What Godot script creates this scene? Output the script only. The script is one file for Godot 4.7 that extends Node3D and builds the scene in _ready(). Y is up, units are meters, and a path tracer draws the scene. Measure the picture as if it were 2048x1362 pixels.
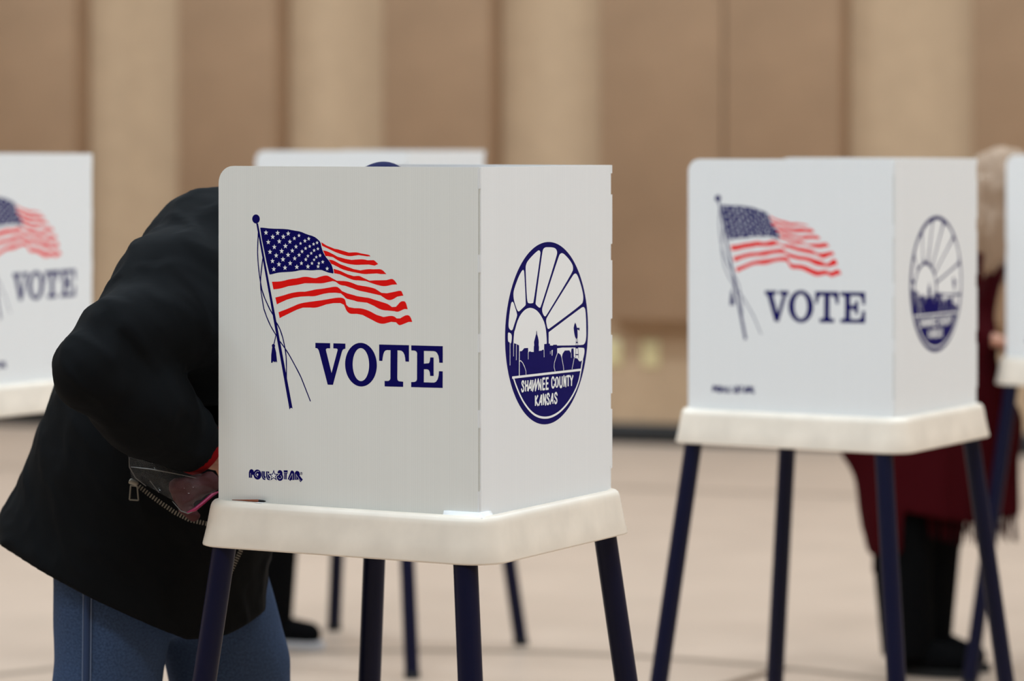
extends Node3D
# A polling place in a school gym: five voting booths, three voters, tan floor, padded wall.

const EYE := 1.486
const FOCAL := 6500.0            # focal length in pixels of the 2048 x 1362 frame
const HORIZON := 276.0
const PANEL_W := 0.493           # flag panel
const PANEL_D := 0.46            # emblem panel
const PANEL_H := 0.55
const TRAY_Y := 0.89
const LAMP_Y := 6.9
const WALL_TURN := deg_to_rad(18.0)
const WALL_AT := Vector3(0.67, 0, -15.78)

var mats := {}
var names := {}
var rng := RandomNumberGenerator.new()

# ---------------------------------------------------------------- helpers
func put(called: String, mesh: Mesh, m: Material, parent: Node = self) -> MeshInstance3D:
	var o := MeshInstance3D.new()
	o.mesh = mesh
	o.name = called
	if m: o.material_override = m
	if parent == self:
		o.name = numbered(called)
	parent.add_child(o, true)
	return o

func numbered(called: String) -> String:
	if not names.has(called):
		names[called] = 0
		return called
	names[called] += 1
	return "%s_%03d" % [called, names[called]]

func tag(o: Node, label: String, category: String, group := "") -> void:
	o.set_meta("label", label)
	o.set_meta("category", category)
	if group: o.set_meta("group", group)

func thing(called: String, label: String, category: String, at := Vector3.ZERO, turn := 0.0, group := "") -> Node3D:
	var o := Node3D.new()
	o.name = numbered(called)
	add_child(o)
	o.position = at
	o.rotation.y = turn
	tag(o, label, category, group)
	return o

func struct(called: String, mesh: Mesh, m: Material, parent: Node = self) -> MeshInstance3D:
	var o := put(called, mesh, m, parent)
	o.set_meta("kind", "structure")
	return o

func box(size: Vector3) -> BoxMesh:
	var b := BoxMesh.new()
	b.size = size
	return b

func bevel_box(size: Vector3, r: float) -> ArrayMesh:
	# a box whose edges are cut by chamfers, made from rounded outlines stacked upwards
	var rings := []
	var h := size / 2.0
	for e in [[-h.y, r], [-h.y + r, 0.0], [h.y - r, 0.0], [h.y, r]]:
		rings.append(outline(h.x - e[1], h.z - e[1], r, 2, e[0]))
	return loft(rings, true, true)

func outline(hx: float, hz: float, r: float, n: int, y: float) -> PackedVector3Array:
	var pts := PackedVector3Array()
	for c in 4:
		var cx: float = (hx - r) * (1.0 if c == 0 or c == 3 else -1.0)
		var cz: float = (hz - r) * (1.0 if c < 2 else -1.0)
		for i in n + 1:
			var a: float = PI / 2.0 * (c + float(i) / n)
			pts.append(Vector3(cx + r * cos(a), y, cz + r * sin(a)))
	return pts

func loft(rings: Array, cap_low: bool, cap_high: bool, closed := true) -> ArrayMesh:
	var st := SurfaceTool.new()
	st.begin(Mesh.PRIMITIVE_TRIANGLES)
	var n: int = rings[0].size()
	for k in rings.size() - 1:
		var a: PackedVector3Array = rings[k]
		var b: PackedVector3Array = rings[k + 1]
		for i in (n if closed else n - 1):
			var j := (i + 1) % n
			for v in [a[i], a[j], b[i], b[i], a[j], b[j]]: st.add_vertex(v)
	st.set_smooth_group(-1)
	for cap in [[cap_low, 0], [cap_high, rings.size() - 1]]:
		if not cap[0]: continue
		var ring: PackedVector3Array = rings[cap[1]]
		var mid := Vector3.ZERO
		for v in ring: mid += v / n
		for i in n:
			var j := (i + 1) % n
			var tri := [mid, ring[j], ring[i]] if cap[1] == 0 else [mid, ring[i], ring[j]]
			for v in tri: st.add_vertex(v)
	st.generate_normals()
	return st.commit()

func circle(c: Vector3, x: Vector3, z: Vector3, r: float, n: int) -> PackedVector3Array:
	var pts := PackedVector3Array()
	for i in n:
		var a := TAU * i / n
		pts.append(c + x * r * cos(a) + z * r * sin(a))
	return pts

# a bent tube through points with a radius each
func tube(path: Array, radii: Array, n := 12) -> ArrayMesh:
	var rings := []
	for i in path.size():
		var t: Vector3 = (path[mini(i + 1, path.size() - 1)] - path[maxi(i - 1, 0)]).normalized()
		var x := t.cross(Vector3.UP if absf(t.y) < 0.9 else Vector3.RIGHT).normalized()
		rings.append(circle(path[i], x, x.cross(t), radii[i], n))
	return loft(rings, true, true)

# a prism of an outline in x,y between z0 (front) and z1 (back)
func plate(pts: PackedVector2Array, z0: float, z1: float, tile := 1.0) -> ArrayMesh:
	var st := SurfaceTool.new()
	st.begin(Mesh.PRIMITIVE_TRIANGLES)
	st.set_smooth_group(-1)
	var tri := Geometry2D.triangulate_polygon(pts)
	for k in range(0, tri.size(), 3):
		var t := [pts[tri[k]], pts[tri[k + 1]], pts[tri[k + 2]]]
		if (t[1] - t[0]).cross(t[2] - t[0]) > 0: t.reverse()
		for v in t:
			st.set_uv(v * tile)
			st.add_vertex(Vector3(v.x, v.y, z0))
		t.reverse()
		for v in t:
			st.set_uv(v * tile)
			st.add_vertex(Vector3(v.x, v.y, z1))
	var around := 1 if Geometry2D.is_polygon_clockwise(pts) else -1
	for i in pts.size():
		var a := pts[i]
		var b := pts[(i + 1) % pts.size()]
		if around < 0:
			var c := a
			a = b
			b = c
		for v in [Vector3(a.x, a.y, z0), Vector3(a.x, a.y, z1), Vector3(b.x, b.y, z0), Vector3(b.x, b.y, z0), Vector3(a.x, a.y, z1), Vector3(b.x, b.y, z1)]:
			st.set_uv(Vector2(v.x, v.y) * tile)
			st.add_vertex(v)
	st.generate_normals()
	return st.commit()

func mat(called: String, c: Color, rough: float, spec := 0.5) -> StandardMaterial3D:
	var m := StandardMaterial3D.new()
	m.resource_name = called
	m.albedo_color = c
	m.roughness = rough
	m.metallic_specular = spec
	mats[called] = m
	return m

func speckle(seed_: int, freq: float, low: float, side := 512, octaves := 4) -> NoiseTexture2D:
	var n := FastNoiseLite.new()
	n.seed = seed_
	n.noise_type = FastNoiseLite.TYPE_SIMPLEX_SMOOTH
	n.frequency = freq
	n.fractal_octaves = octaves
	var g := Gradient.new()
	g.set_color(0, Color(low, low, low))
	g.set_color(1, Color.WHITE)
	var t := NoiseTexture2D.new()
	t.noise = n
	t.width = side
	t.height = side
	t.seamless = true
	t.color_ramp = g
	return t

# ---------------------------------------------------------------- print: flat shapes laid on a panel, in tenths of a millimetre
class Ink:
	var st := SurfaceTool.new()
	var frame: Transform3D
	var lift: float
	var count := 0
	func _init(f: Transform3D, layer: int) -> void:
		frame = f
		lift = 0.0001 * layer
		st.begin(Mesh.PRIMITIVE_TRIANGLES)
	func points(a: Array) -> PackedVector2Array:
		var p := PackedVector2Array()
		for i in range(0, a.size(), 2): p.append(Vector2(a[i], a[i + 1]) * 0.0001)
		return p
	func soften(p: PackedVector2Array, closed: bool, times: int) -> PackedVector2Array:
		for k in times:
			var q := PackedVector2Array()
			if not closed: q.append(p[0])
			for i in (p.size() if closed else p.size() - 1):
				var a := p[i]
				var b := p[(i + 1) % p.size()]
				q.append(a.lerp(b, 0.25))
				q.append(a.lerp(b, 0.75))
			if not closed: q.append(p[-1])
			p = q
		return p
	func tri(a: Vector2, b: Vector2, c: Vector2) -> void:
		var t := [a, b, c]
		if (b - a).cross(c - a) > 0: t.reverse()
		for v in t:
			st.set_normal(frame.basis.z)
			st.add_vertex(frame * Vector3(v.x, v.y, lift + 0.000004 * (count % 24)))
	func poly(p: PackedVector2Array) -> void:
		var ix := Geometry2D.triangulate_polygon(p)
		if ix.is_empty(): print("an outline could not be filled, ", p.size())
		for k in range(0, ix.size(), 3): tri(p[ix[k]], p[ix[k + 1]], p[ix[k + 2]])
	func fill(times: int, a: Array) -> void:
		poly(soften(points(a), true, times))
	func band(a: Array, b: Array) -> void:
		var p := soften(points(a), false, 2)
		p.append_array(soften(points(b), false, 2))
		poly(p)
	func disc(c: Vector2, rx: float, ry: float, n := 24) -> void:
		for i in n:
			var s := TAU * i / n
			var e := TAU * (i + 1) / n
			tri(c, c + Vector2(rx * cos(s), ry * sin(s)), c + Vector2(rx * cos(e), ry * sin(e)))
	func ball(r: float, a: Array) -> void:
		disc(points(a)[0], r * 0.0001, r * 0.0001, 40)
	func line(w: float, a: Array) -> void:
		track(w, a, 2 if a.size() >= 18 else 0, Geometry2D.END_BUTT)
	func curve(w: float, a: Array) -> void:
		track(w, a, 2, Geometry2D.END_ROUND)
	func links(w: float, a: Array) -> void:
		var p := PackedVector2Array()
		for v in points(a): p.append(v * 10000.0)
		for i in p.size() - 1: strip(PackedVector2Array([p[i], p[i + 1]]), w, Geometry2D.END_ROUND)
	func track(w: float, a: Array, times: int, end: int) -> void:
		# widened in tenths of a millimetre, then laid on the panel; each stroke a hair above the last
		var p := PackedVector2Array()
		for v in soften(points(a), false, times): p.append(v * 10000.0)
		if times > 0 and end == Geometry2D.END_BUTT:
			for i in p.size() - 1: strip(PackedVector2Array([p[i], p[i + 1]]), w, Geometry2D.END_ROUND)
		else:
			strip(p, w, end)
	func strip(p: PackedVector2Array, w: float, end: int) -> void:
		for q in Geometry2D.offset_polyline(p, w / 2.0, Geometry2D.JOIN_ROUND, end):
			if Geometry2D.is_polygon_clockwise(q): continue
			var r := PackedVector2Array()
			for v in q: r.append(v * 0.0001)
			count += 1
			poly(r)
	func ring(a: Array) -> void:
		var p := points(a)
		var out := Vector2(p[1].x - p[0].x, p[2].y - p[0].y)
		var into := Vector2(p[4].x - p[3].x, p[5].y - p[3].y)
		for i in 64:
			var s := Vector2.from_angle(TAU * i / 64)
			var e := Vector2.from_angle(TAU * (i + 1) / 64)
			tri(p[0] + s * out, p[0] + e * out, p[3] + e * into)
			tri(p[0] + s * out, p[3] + e * into, p[3] + s * into)
	func stars(a: Array) -> void:
		for i in range(0, a.size(), 3):
			var c := Vector2(a[i], a[i + 1]) * 0.0001
			var r: float = a[i + 2] * 0.000107
			for k in 5:
				var tip := c + Vector2.from_angle(PI / 2 + TAU * k / 5) * r
				var one := c + Vector2.from_angle(PI / 2 + TAU * (k - 0.5) / 5) * r * 0.42
				var two := c + Vector2.from_angle(PI / 2 + TAU * (k + 0.5) / 5) * r * 0.42
				tri(c, one, tip)
				tri(c, tip, two)
	func done() -> ArrayMesh:
		return st.commit()

# ---------------------------------------------------------------- bodies: smooth union of tapered capsules, meshed as surface nets
func body(bones: Array, cell: float, k: float, shape = null) -> ArrayMesh:
	var lo := Vector3.ONE * 1e6
	var hi := -lo
	for b in bones:
		var r: float = maxf(b[2], b[3]) + cell * 3.0 + k
		for p in [b[0], b[1]]:
			lo = lo.min(p - Vector3.ONE * r)
			hi = hi.max(p + Vector3.ONE * r)
	var nx := int((hi.x - lo.x) / cell) + 2
	var ny := int((hi.y - lo.y) / cell) + 2
	var nz := int((hi.z - lo.z) / cell) + 2
	var f := PackedFloat32Array()
	f.resize(nx * ny * nz)
	f.fill(9.0)
	for b in bones:
		var a: Vector3 = b[0]
		var ab: Vector3 = b[1] - a
		var len2 := maxf(ab.length_squared(), 1e-9)
		var ra: float = b[2]
		var dr: float = b[3] - ra
		var kk: float = b[4] if b.size() > 4 else k
		var reach := maxf(ra, b[3]) + cell * 3.0 + kk
		var l: Vector3 = (a.min(b[1]) - Vector3.ONE * reach - lo) / cell
		var h: Vector3 = (a.max(b[1]) + Vector3.ONE * reach - lo) / cell
		for iz in range(maxi(0, int(l.z)), mini(nz, int(h.z) + 2)):
			for iy in range(maxi(0, int(l.y)), mini(ny, int(h.y) + 2)):
				var row := (iz * ny + iy) * nx
				for ix in range(maxi(0, int(l.x)), mini(nx, int(h.x) + 2)):
					var p := lo + Vector3(ix, iy, iz) * cell - a
					var t := clampf(p.dot(ab) / len2, 0.0, 1.0)
					var d := (p - ab * t).length() - ra - dr * t
					var old := f[row + ix]
					var e := kk - absf(old - d)
					f[row + ix] = minf(old, d) - (e * e * 0.25 / kk if e > 0.0 else 0.0)
	if shape != null:
		for iz in nz:
			for iy in ny:
				var row := (iz * ny + iy) * nx
				for ix in nx:
					if absf(f[row + ix]) < 0.3:
						f[row + ix] = shape.call(lo + Vector3(ix, iy, iz) * cell, f[row + ix])
	# surface nets
	var index := {}
	var vs := PackedVector3Array()
	var tris := PackedInt32Array()
	var step := [1, nx, nx * ny]
	var corner := PackedInt32Array()
	for c in 8: corner.append((c & 1) + ((c >> 1) & 1) * nx + ((c >> 2) & 1) * nx * ny)
	for iz in nz - 1:
		for iy in ny - 1:
			var row := (iz * ny + iy) * nx
			for ix in nx - 1:
				var at := row + ix
				if absf(f[at]) > cell * 2.5: continue
				var below := 0
				for c in 8: below += 1 if f[at + corner[c]] < 0.0 else 0
				if below == 0 or below == 8: continue
				var sum := Vector3.ZERO
				var n := 0
				for c in 8:
					for axis in 3:
						if c & (1 << axis): continue
						var d0 := f[at + corner[c]]
						var d1 := f[at + corner[c | (1 << axis)]]
						if (d0 < 0.0) != (d1 < 0.0):
							var q := Vector3(c & 1, (c >> 1) & 1, (c >> 2) & 1)
							q[axis] += d0 / (d0 - d1)
							sum += q
							n += 1
				index[at] = vs.size()
				vs.append(lo + (Vector3(ix, iy, iz) + sum / n) * cell)
	for at in index:
		for axis in 3:
			var u: int = step[(axis + 1) % 3]
			var v: int = step[(axis + 2) % 3]
			var d0 := f[at]
			var d1 := f[at + step[axis]]
			if (d0 < 0.0) == (d1 < 0.0): continue
			if not (index.has(at - u) and index.has(at - v) and index.has(at - u - v)): continue
			var quad := [index[at], index[at - u], index[at - u - v], index[at - v]]
			if d0 < 0.0: quad.reverse()
			for i in [0, 1, 2, 0, 2, 3]: tris.append(quad[i])
	var st := SurfaceTool.new()
	st.begin(Mesh.PRIMITIVE_TRIANGLES)
	for v in vs: st.add_vertex(v)
	for i in tris: st.add_index(i)
	st.generate_normals()
	return st.commit()

func join(meshes: Array) -> ArrayMesh:
	var st := SurfaceTool.new()
	for m in meshes: st.append_from(m, 0, Transform3D.IDENTITY)
	return st.commit()

# ---------------------------------------------------------------- the booth
func make_booth(label: String) -> Node3D:
	var t := thing("voting_booth", label, "voting booth", Vector3.ZERO, 0.0, "voting booths on the gym floor")
	var hw := PANEL_W / 2
	var hd := PANEL_D / 2
	# tray: one moulded shell, skirt outside, rim, shallow well, hollow below
	var rings := []
	for e in [[0.020, -0.060, 0.045], [0.028, -0.062, 0.051], [0.0305, -0.0735, 0.055], [0.0325, -0.0745, 0.056], [0.0350, -0.0735, 0.058], [0.0352, -0.071, 0.058], [0.0300, -0.045, 0.056], [0.0252, -0.016, 0.053], [0.0238, -0.009, 0.052], [0.0215, -0.004, 0.050], [0.0180, -0.0008, 0.047], [0.0140, 0.0004, 0.044], [0.0080, 0.0004, 0.040], [0.0050, -0.0004, 0.038], [0.0030, -0.003, 0.036], [0.0012, -0.0075, 0.034], [-0.002, -0.010, 0.030], [-0.03, -0.011, 0.010]]:
		rings.append(outline(hw + e[0], hd + e[0], e[2], 8, TRAY_Y + e[1]))
	put("tray", loft(rings, true, true), mats.tray, t)
	# legs: splayed tubes with a flat foot
	for s in [[-1, 1], [1, 1], [1, -1], [-1, -1]]:
		var legs := []
		var top := Vector3(0.221 * s[0], TRAY_Y - 0.022, 0.237 * s[1])
		var foot := Vector3(0.315 * s[0], 0.0, 0.33 * s[1])
		top = foot.lerp(top, 0.955)
		for e in [[0.0, 0.0200], [0.004, 0.0205], [0.5, 0.0203], [1.0, 0.0195]]:
			legs.append(circle(foot.lerp(top, e[0]), Vector3.RIGHT, Vector3.BACK, e[1], 24))
		var leg := put("leg", loft(legs, true, true), mats.leg, t)
		var cap := []
		for e in [[0.0, 0.0215], [0.018, 0.0222], [0.022, 0.0212]]:
			cap.append(circle(foot.lerp(top, e[0]), Vector3.RIGHT, Vector3.BACK, e[1], 20))
		put("foot_cap", loft(cap, true, true), mats.rubber, leg)
	# privacy screen: three sheets of fluted plastic
	var y0 := -0.010
	var sheet := PackedVector2Array()
	sheet.append(Vector2(-hw, y0))
	sheet.append(Vector2(hw - 0.0018, y0))
	sheet.append(Vector2(hw - 0.0018, PANEL_H))
	for i in 9:
		var a := PI / 2 + PI / 2 * i / 8
		sheet.append(Vector2(-hw + 0.028 + 0.028 * cos(a), PANEL_H - 0.028 + 0.028 * sin(a)))
	var front := put("privacy_panel", plate(sheet, hd, hd - 0.004, 4.0), mats.sheet, t)
	front.position.y = TRAY_Y
	front.set_meta("label", "flag panel with the word VOTE")
	var rear := put("privacy_panel", plate(sheet, -hd + 0.004, -hd, 4.0), mats.sheet, t)
	rear.position.y = TRAY_Y
	# the emblem sheet, notched along its two folds: x runs from the near fold to the far fold
	var folds := [0.0, 0.022, 0.045, 0.150, 0.176, 0.276, 0.302, 0.402, 0.428, 0.524]
	var side := PackedVector2Array()
	side.append(Vector2(0.0018, y0))
	side.append(Vector2(PANEL_D - 0.0018, y0))
	for i in range(0, 9, 2):
		var out := PANEL_D + 0.0035
		side.append(Vector2(PANEL_D - 0.0018, folds[i + 1] - 0.012))
		side.append(Vector2(out, folds[i + 1] - 0.010))
		side.append(Vector2(out, folds[i + 1] + (0.012 if i == 0 else 0.092)))
		side.append(Vector2(PANEL_D - 0.0018, folds[i + 1] + (0.014 if i == 0 else 0.094)))
	side.clear()
	side.append(Vector2(0.0018, y0))
	side.append(Vector2(PANEL_D - 0.0018, y0))
	side.append(Vector2(PANEL_D - 0.0018, 0.033))
	for e in [[0.035, 0.135], [0.162, 0.261], [0.289, 0.388], [0.416, 0.500]]:
		side.append(Vector2(PANEL_D - 0.0018, e[0]))
		side.append(Vector2(PANEL_D + 0.0032, e[0]))
		side.append(Vector2(PANEL_D + 0.0032, e[1]))
		side.append(Vector2(PANEL_D - 0.0018, e[1]))
	side.append(Vector2(PANEL_D - 0.0018, 0.536))
	side.append(Vector2(PANEL_D + 0.003, 0.536))
	side.append(Vector2(PANEL_D + 0.003, PANEL_H))
	side.append(Vector2(0.0018, PANEL_H))
	var flank := put("privacy_panel", plate(side, 0.0, -0.004, 4.0), mats.sheet, t)
	flank.transform = Transform3D(Basis(Vector3(0, 0, -1), Vector3.UP, Vector3(1, 0, 0)), Vector3(hw, TRAY_Y, hd))
	flank.set_meta("label", "panel with the round county emblem")
	# hinge tabs bridge the folds between the slots
	for z in [hd, -hd]:
		for e in [[0.005, 0.039], [0.139, 0.167], [0.258, 0.287], [0.384, 0.412], [0.516, 0.548]]:
			var s: float = signf(z)
			var tab := PackedVector2Array()
			for v in [[-0.0050, -0.0002], [-0.0026, -0.0001], [-0.0008, -0.0008], [-0.0001, -0.0026], [-0.0002, -0.0050], [-0.0014, -0.0050], [-0.0024, -0.0024], [-0.0050, -0.0014]]:
				tab.append(Vector2(hw + 0.0002 + v[0], v[1]))
			var bent := []
			for y in [e[0], e[1]]:
				var ring := PackedVector3Array()
				for v in tab: ring.append(Vector3(v.x, y, z + s * (v.y + 0.0002)))
				bent.append(ring)
			var h := put("hinge_tab", loft(bent, true, true), mats.sheet, t)
			h.position.y = TRAY_Y
	# print
	var ff := Transform3D(Basis.IDENTITY, Vector3(-hw, 0, hd))
	var canton := Ink.new(ff, 1)
	var star := Ink.new(ff, 2)
	var stripe := Ink.new(ff, 1)
	var pole := Ink.new(ff, 1)
	var vote := Ink.new(ff, 1)
	var logo := Ink.new(ff, 1)
	var inlay := Ink.new(ff, 2)
	var mark := Ink.new(ff, 3)
	var core := Ink.new(ff, 4)
	print_front(canton, star, stripe, pole, vote, logo, inlay, mark, core)
	put("flag_canton", canton.done(), mats.navy_ink, front)
	put("flag_stars", star.done(), mats.sheet_plain, front)
	put("flag_stripes", stripe.done(), mats.red_ink, front)
	put("flagpole_print", pole.done(), mats.navy_ink, front)
	put("vote_lettering", vote.done(), mats.navy_ink, front)
	put("maker_logo", join([logo.done(), mark.done()]), mats.navy_ink, front)
	put("logo_inlay", join([inlay.done(), core.done()]), mats.sheet_plain, front)
	var slot_shade := Ink.new(ff, 1)  # thin grey strips that paint the shade of the open fold slots
	for e in [[390, 1390], [1670, 2580], [2870, 3840], [4120, 5160]]: slot_shade.line(13.0, [PANEL_W * 10000.0 - 26.0, e[0], PANEL_W * 10000.0 - 26.0, e[1]])
	put("fold_slot_shade", slot_shade.done(), mats.slot_shade, front)
	var disc := Ink.new(Transform3D.IDENTITY, 1)
	var cell := Ink.new(Transform3D.IDENTITY, 2)
	var skyline := Ink.new(Transform3D.IDENTITY, 3)
	var lines := Ink.new(Transform3D.IDENTITY, 4)
	disc.disc(Vector2(0.2268, 0.2767), 0.1458, 0.1491, 96)
	print_emblem(cell, skyline, lines)
	put("emblem_disc", disc.done(), mats.navy_ink, flank)
	put("emblem_rays", cell.done(), mats.sheet_plain, flank)
	put("emblem_skyline", skyline.done(), mats.navy_ink, flank)
	put("emblem_lettering", lines.done(), mats.sheet_plain, flank)
	return t

func print_front(canton, star, stripe, pole, vote, logo, inlay, mark, core) -> void:
	canton.fill(1, [800,4491,850,4496,1019,4480,1316,4479,1454,4457,1592,4441,1710,4397,1847,4366,1926,4317,1975,4268,1984,4210,2014,4127,2062,4045,2140,3971,2189,3898,2214,3823,2220,3769,2179,3776,2101,3788,2023,3820,1926,3826,1808,3812,1710,3817,1592,3815,1474,3789,1336,3778,1197,3770,1098,3751,1019,3731,985,3732])
	star.stars([927,4413,42,1151,4411,42,1355,4404,41,1562,4375,32,1749,4326,34,1908,4263,30,1058,4346,42,1262,4352,42,1474,4328,35,1676,4290,34,1841,4240,30,971,4259,42,1183,4274,42,1387,4272,39,1592,4247,29,1767,4203,30,1923,4165,29,1088,4182,42,1302,4200,44,1505,4193,37,1688,4168,32,1851,4139,30,1004,4100,42,1229,4117,44,1434,4127,39,1621,4117,34,1796,4091,29,1964,4058,32,1124,4043,42,1353,4057,41,1564,4059,35,1733,4045,30,1892,4031,29,1052,3951,41,1254,3983,44,1480,4001,39,1692,3988,34,1851,3986,27,2015,3954,32,1177,3900,42,1393,3922,41,1609,3925,35,1810,3928,30,1941,3931,29,1078,3819,42,1294,3847,42,1521,3863,42,1733,3874,41,1927,3879,34,2099,3847,35])
	stripe.band([1984,4276,2062,4228,2238,4167,2315,4165,2490,4107,2644,4126,2760,4098,2885,4087,2914,4061], [2856,4059,2741,4078,2664,4077,2529,4051,2412,4072,2257,4115,2140,4163,2004,4215])
	stripe.band([2019,4142,2101,4129,2218,4081,2335,4025,2509,4003,2587,3993,2760,4017,2914,3985,2968,4008,3010,3979,3058,3939], [2991,3913,2818,3937,2683,3915,2509,3928,2354,3962,2257,4007,2179,4052,2066,4050])
	stripe.band([2125,3994,2218,3986,2335,3925,2470,3886,2587,3852,2702,3824,2856,3857,3010,3852,3121,3862,3211,3782], [3106,3780,2991,3794,2818,3769,2664,3791,2490,3817,2354,3851,2238,3915,2179,3922])
	stripe.band([2218,3848,2335,3822,2470,3767,2587,3731,2702,3748,2779,3710,2876,3663,3010,3682,3163,3674,3240,3692,3320,3712,3373,3673,3411,3620], [3316,3614,3182,3582,3048,3601,2914,3636,2779,3677,2625,3667,2509,3697,2393,3744,2296,3772,2232,3774])
	stripe.band([1041,3613,1217,3621,1375,3662,1533,3680,1691,3716,1867,3683,1945,3710,2082,3743,2160,3714,2257,3650,2432,3657,2567,3632,2644,3595,2818,3579,2972,3553,3029,3531,3106,3478,3201,3469,3354,3500,3481,3528,3506,3487,3525,3443], [3430,3436,3335,3380,3259,3362,3182,3389,3125,3437,2991,3459,2876,3481,2702,3502,2548,3548,2451,3579,2344,3585,2257,3642,2218,3652,2140,3639,2023,3608,1887,3605,1691,3610,1533,3571,1375,3556,1217,3507,1070,3489])
	stripe.band([1106,3357,1257,3394,1415,3440,1573,3464,1730,3464,1867,3508,2043,3521,2160,3548,2277,3564,2335,3532,2403,3467,2529,3449,2741,3396,2876,3399,3029,3353,3201,3316,3259,3293,3348,3234,3411,3280,3468,3347,3525,3358,3569,3346,3605,3229], [3544,3231,3468,3199,3411,3178,3316,3204,3182,3197,3067,3222,2933,3293,2799,3328,2664,3323,2567,3363,2461,3364,2393,3437,2335,3464,2199,3461,2082,3452,1984,3428,1847,3391,1691,3396,1533,3376,1415,3356,1277,3311,1136,3246])
	stripe.band([1168,3119,1316,3170,1435,3215,1573,3273,1808,3310,1984,3331,2121,3356,2296,3385,2393,3384,2441,3355,2455,3273,2490,3237,2587,3220,2741,3225,2895,3185,3010,3130,3144,3084,3259,3115,3354,3114,3430,3055,3487,3093,3582,3140,3649,3125,3690,3028], [3620,3026,3525,2991,3459,2966,3421,2984,3373,3032,3259,3013,3163,2982,3067,2988,2952,3038,2837,3092,2722,3131,2625,3131,2529,3126,2461,3174,2432,3248,2403,3288,2315,3303,2160,3287,2043,3260,1887,3206,1710,3213,1592,3202,1474,3149,1316,3086,1191,3023])
	pole.ball(74, [732,4635])
	pole.fill(0, [736,4563,772,4563,1049,3316,1439,1559,1407,1572,1379,1541,1003,3314])
	pole.curve(19, [777,4433,763,4181,763,4036,781,3820,821,3581,860,3425,931,3283,1009,3151,983,3183,1057,3081])
	pole.curve(19, [864,3990,848,3894,829,3749,817,3605,824,3485,853,3317,888,3148,885,3174,942,3023,1024,2874,1119,2745])
	pole.line(18, [1119,2745,1081,2600])
	pole.ball(32, [1070,2568])
	pole.fill(0, [1044,2543,1098,2545,1122,2463,1142,2305,1130,2298,1119,2318,1106,2297,1089,2313,1081,2296,1065,2321,1049,2288,1024,2292,1027,2419])
	pole.curve(19, [1114,2966,1171,2892,1236,2756,1277,2605,1309,2469,1321,2304,1321,2153,1321,2029])
	pole.curve(19, [1195,2644,1269,2564,1366,2443,1463,2295,1593,2094,1674,1918,1778,1696])
	vote.fill(0, [1874,2641,2155,2644,2155,2560,2106,2559,2088,2555,2075,2542,2075,2528,2181,2163,2296,2535,2294,2552,2277,2561,2215,2562,2215,2644,2443,2646,2443,2562,2414,2558,2394,2545,2377,2512,2208,1972,2108,1972,1943,2506,1930,2534,1909,2553,1874,2557])
	vote.ring([2735,2316,3033,2326,2735,2667,2734,2317,2888,2322,2734,2582])
	vote.fill(0, [3075,2651,3629,2656,3629,2393,3564,2393,3557,2451,3545,2500,3521,2541,3488,2563,3455,2567,3417,2566,3413,2122,3419,2094,3439,2075,3480,2073,3522,2070,3521,1987,3178,1982,3176,2070,3243,2072,3272,2086,3284,2111,3287,2566,3227,2566,3194,2558,3169,2534,3153,2494,3141,2437,3135,2389,3075,2389])
	vote.fill(0, [3669,2655,4249,2660,4249,2395,4182,2394,4180,2443,4168,2505,4144,2547,4112,2570,4080,2575,3904,2573,3904,2371,3967,2369,3995,2381,4011,2413,4018,2474,4082,2475,4082,2181,4017,2179,4011,2234,3995,2269,3967,2282,3904,2281,3902,2074,4088,2076,4124,2091,4156,2134,4172,2191,4178,2261,4249,2260,4247,1996,3669,1989,3669,2070,3732,2074,3764,2089,3775,2118,3777,2535,3764,2559,3736,2572,3671,2573])
	logo.ring([760,452,838,456,760,534,760,452,776,453,760,470])
	logo.line(62, [625,393,624,473,633,499,648,504,660,495,662,471,648,451])
	logo.line(62, [872,511,872,434,885,405,917,399])
	logo.line(62, [957,513,957,435,972,405,1004,399])
	logo.curve(58, [1178,500,1181,514,1199,519,1217,507,1217,486,1193,465,1224,454,1232,429,1215,403,1185,398,1166,413,1163,429])
	logo.line(52, [1268,520,1345,524])
	logo.line(52, [1302,506,1298,401])
	logo.line(62, [1373,392,1429,520,1441,513,1439,397])
	logo.line(62, [1508,402,1508,500,1521,518,1542,514,1549,492,1530,476,1613,391])
	inlay.links(5, [627,402,625,469])
	inlay.links(5, [760,409,731,423,713,451,730,487,762,505,792,506])
	inlay.links(5, [869,504,869,433,885,401,917,392])
	inlay.links(5, [956,505,956,435,972,400,1003,393])
	inlay.links(5, [1166,429,1185,404,1215,412,1232,435,1208,463])
	inlay.links(5, [1272,511,1345,513])
	inlay.links(5, [1299,496,1298,404])
	inlay.links(5, [1362,385,1429,502])
	inlay.links(5, [1437,500,1439,404])
	inlay.links(5, [1508,408,1508,497])
	inlay.links(5, [1519,475,1587,393])
	inlay.fill(0, [1076,569,1045,487,952,480,1025,431,999,347,1076,400,1152,355,1126,436,1200,492,1107,490])
	mark.fill(0, [1076,549,1050,480,973,475,1034,434,1012,365,1076,408,1139,371,1118,438,1179,485,1102,483])
	core.fill(0, [1076,508,1061,467,1015,464,1051,440,1038,399,1076,425,1113,403,1100,443,1136,470,1091,469])
	mark.ring([1607,512,1629,514,1607,535,1607,512,1624,513,1607,529])
	mark.line(4, [1601,501,1601,522,1611,521,1611,513,1602,511,1613,502])
	pass

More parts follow.
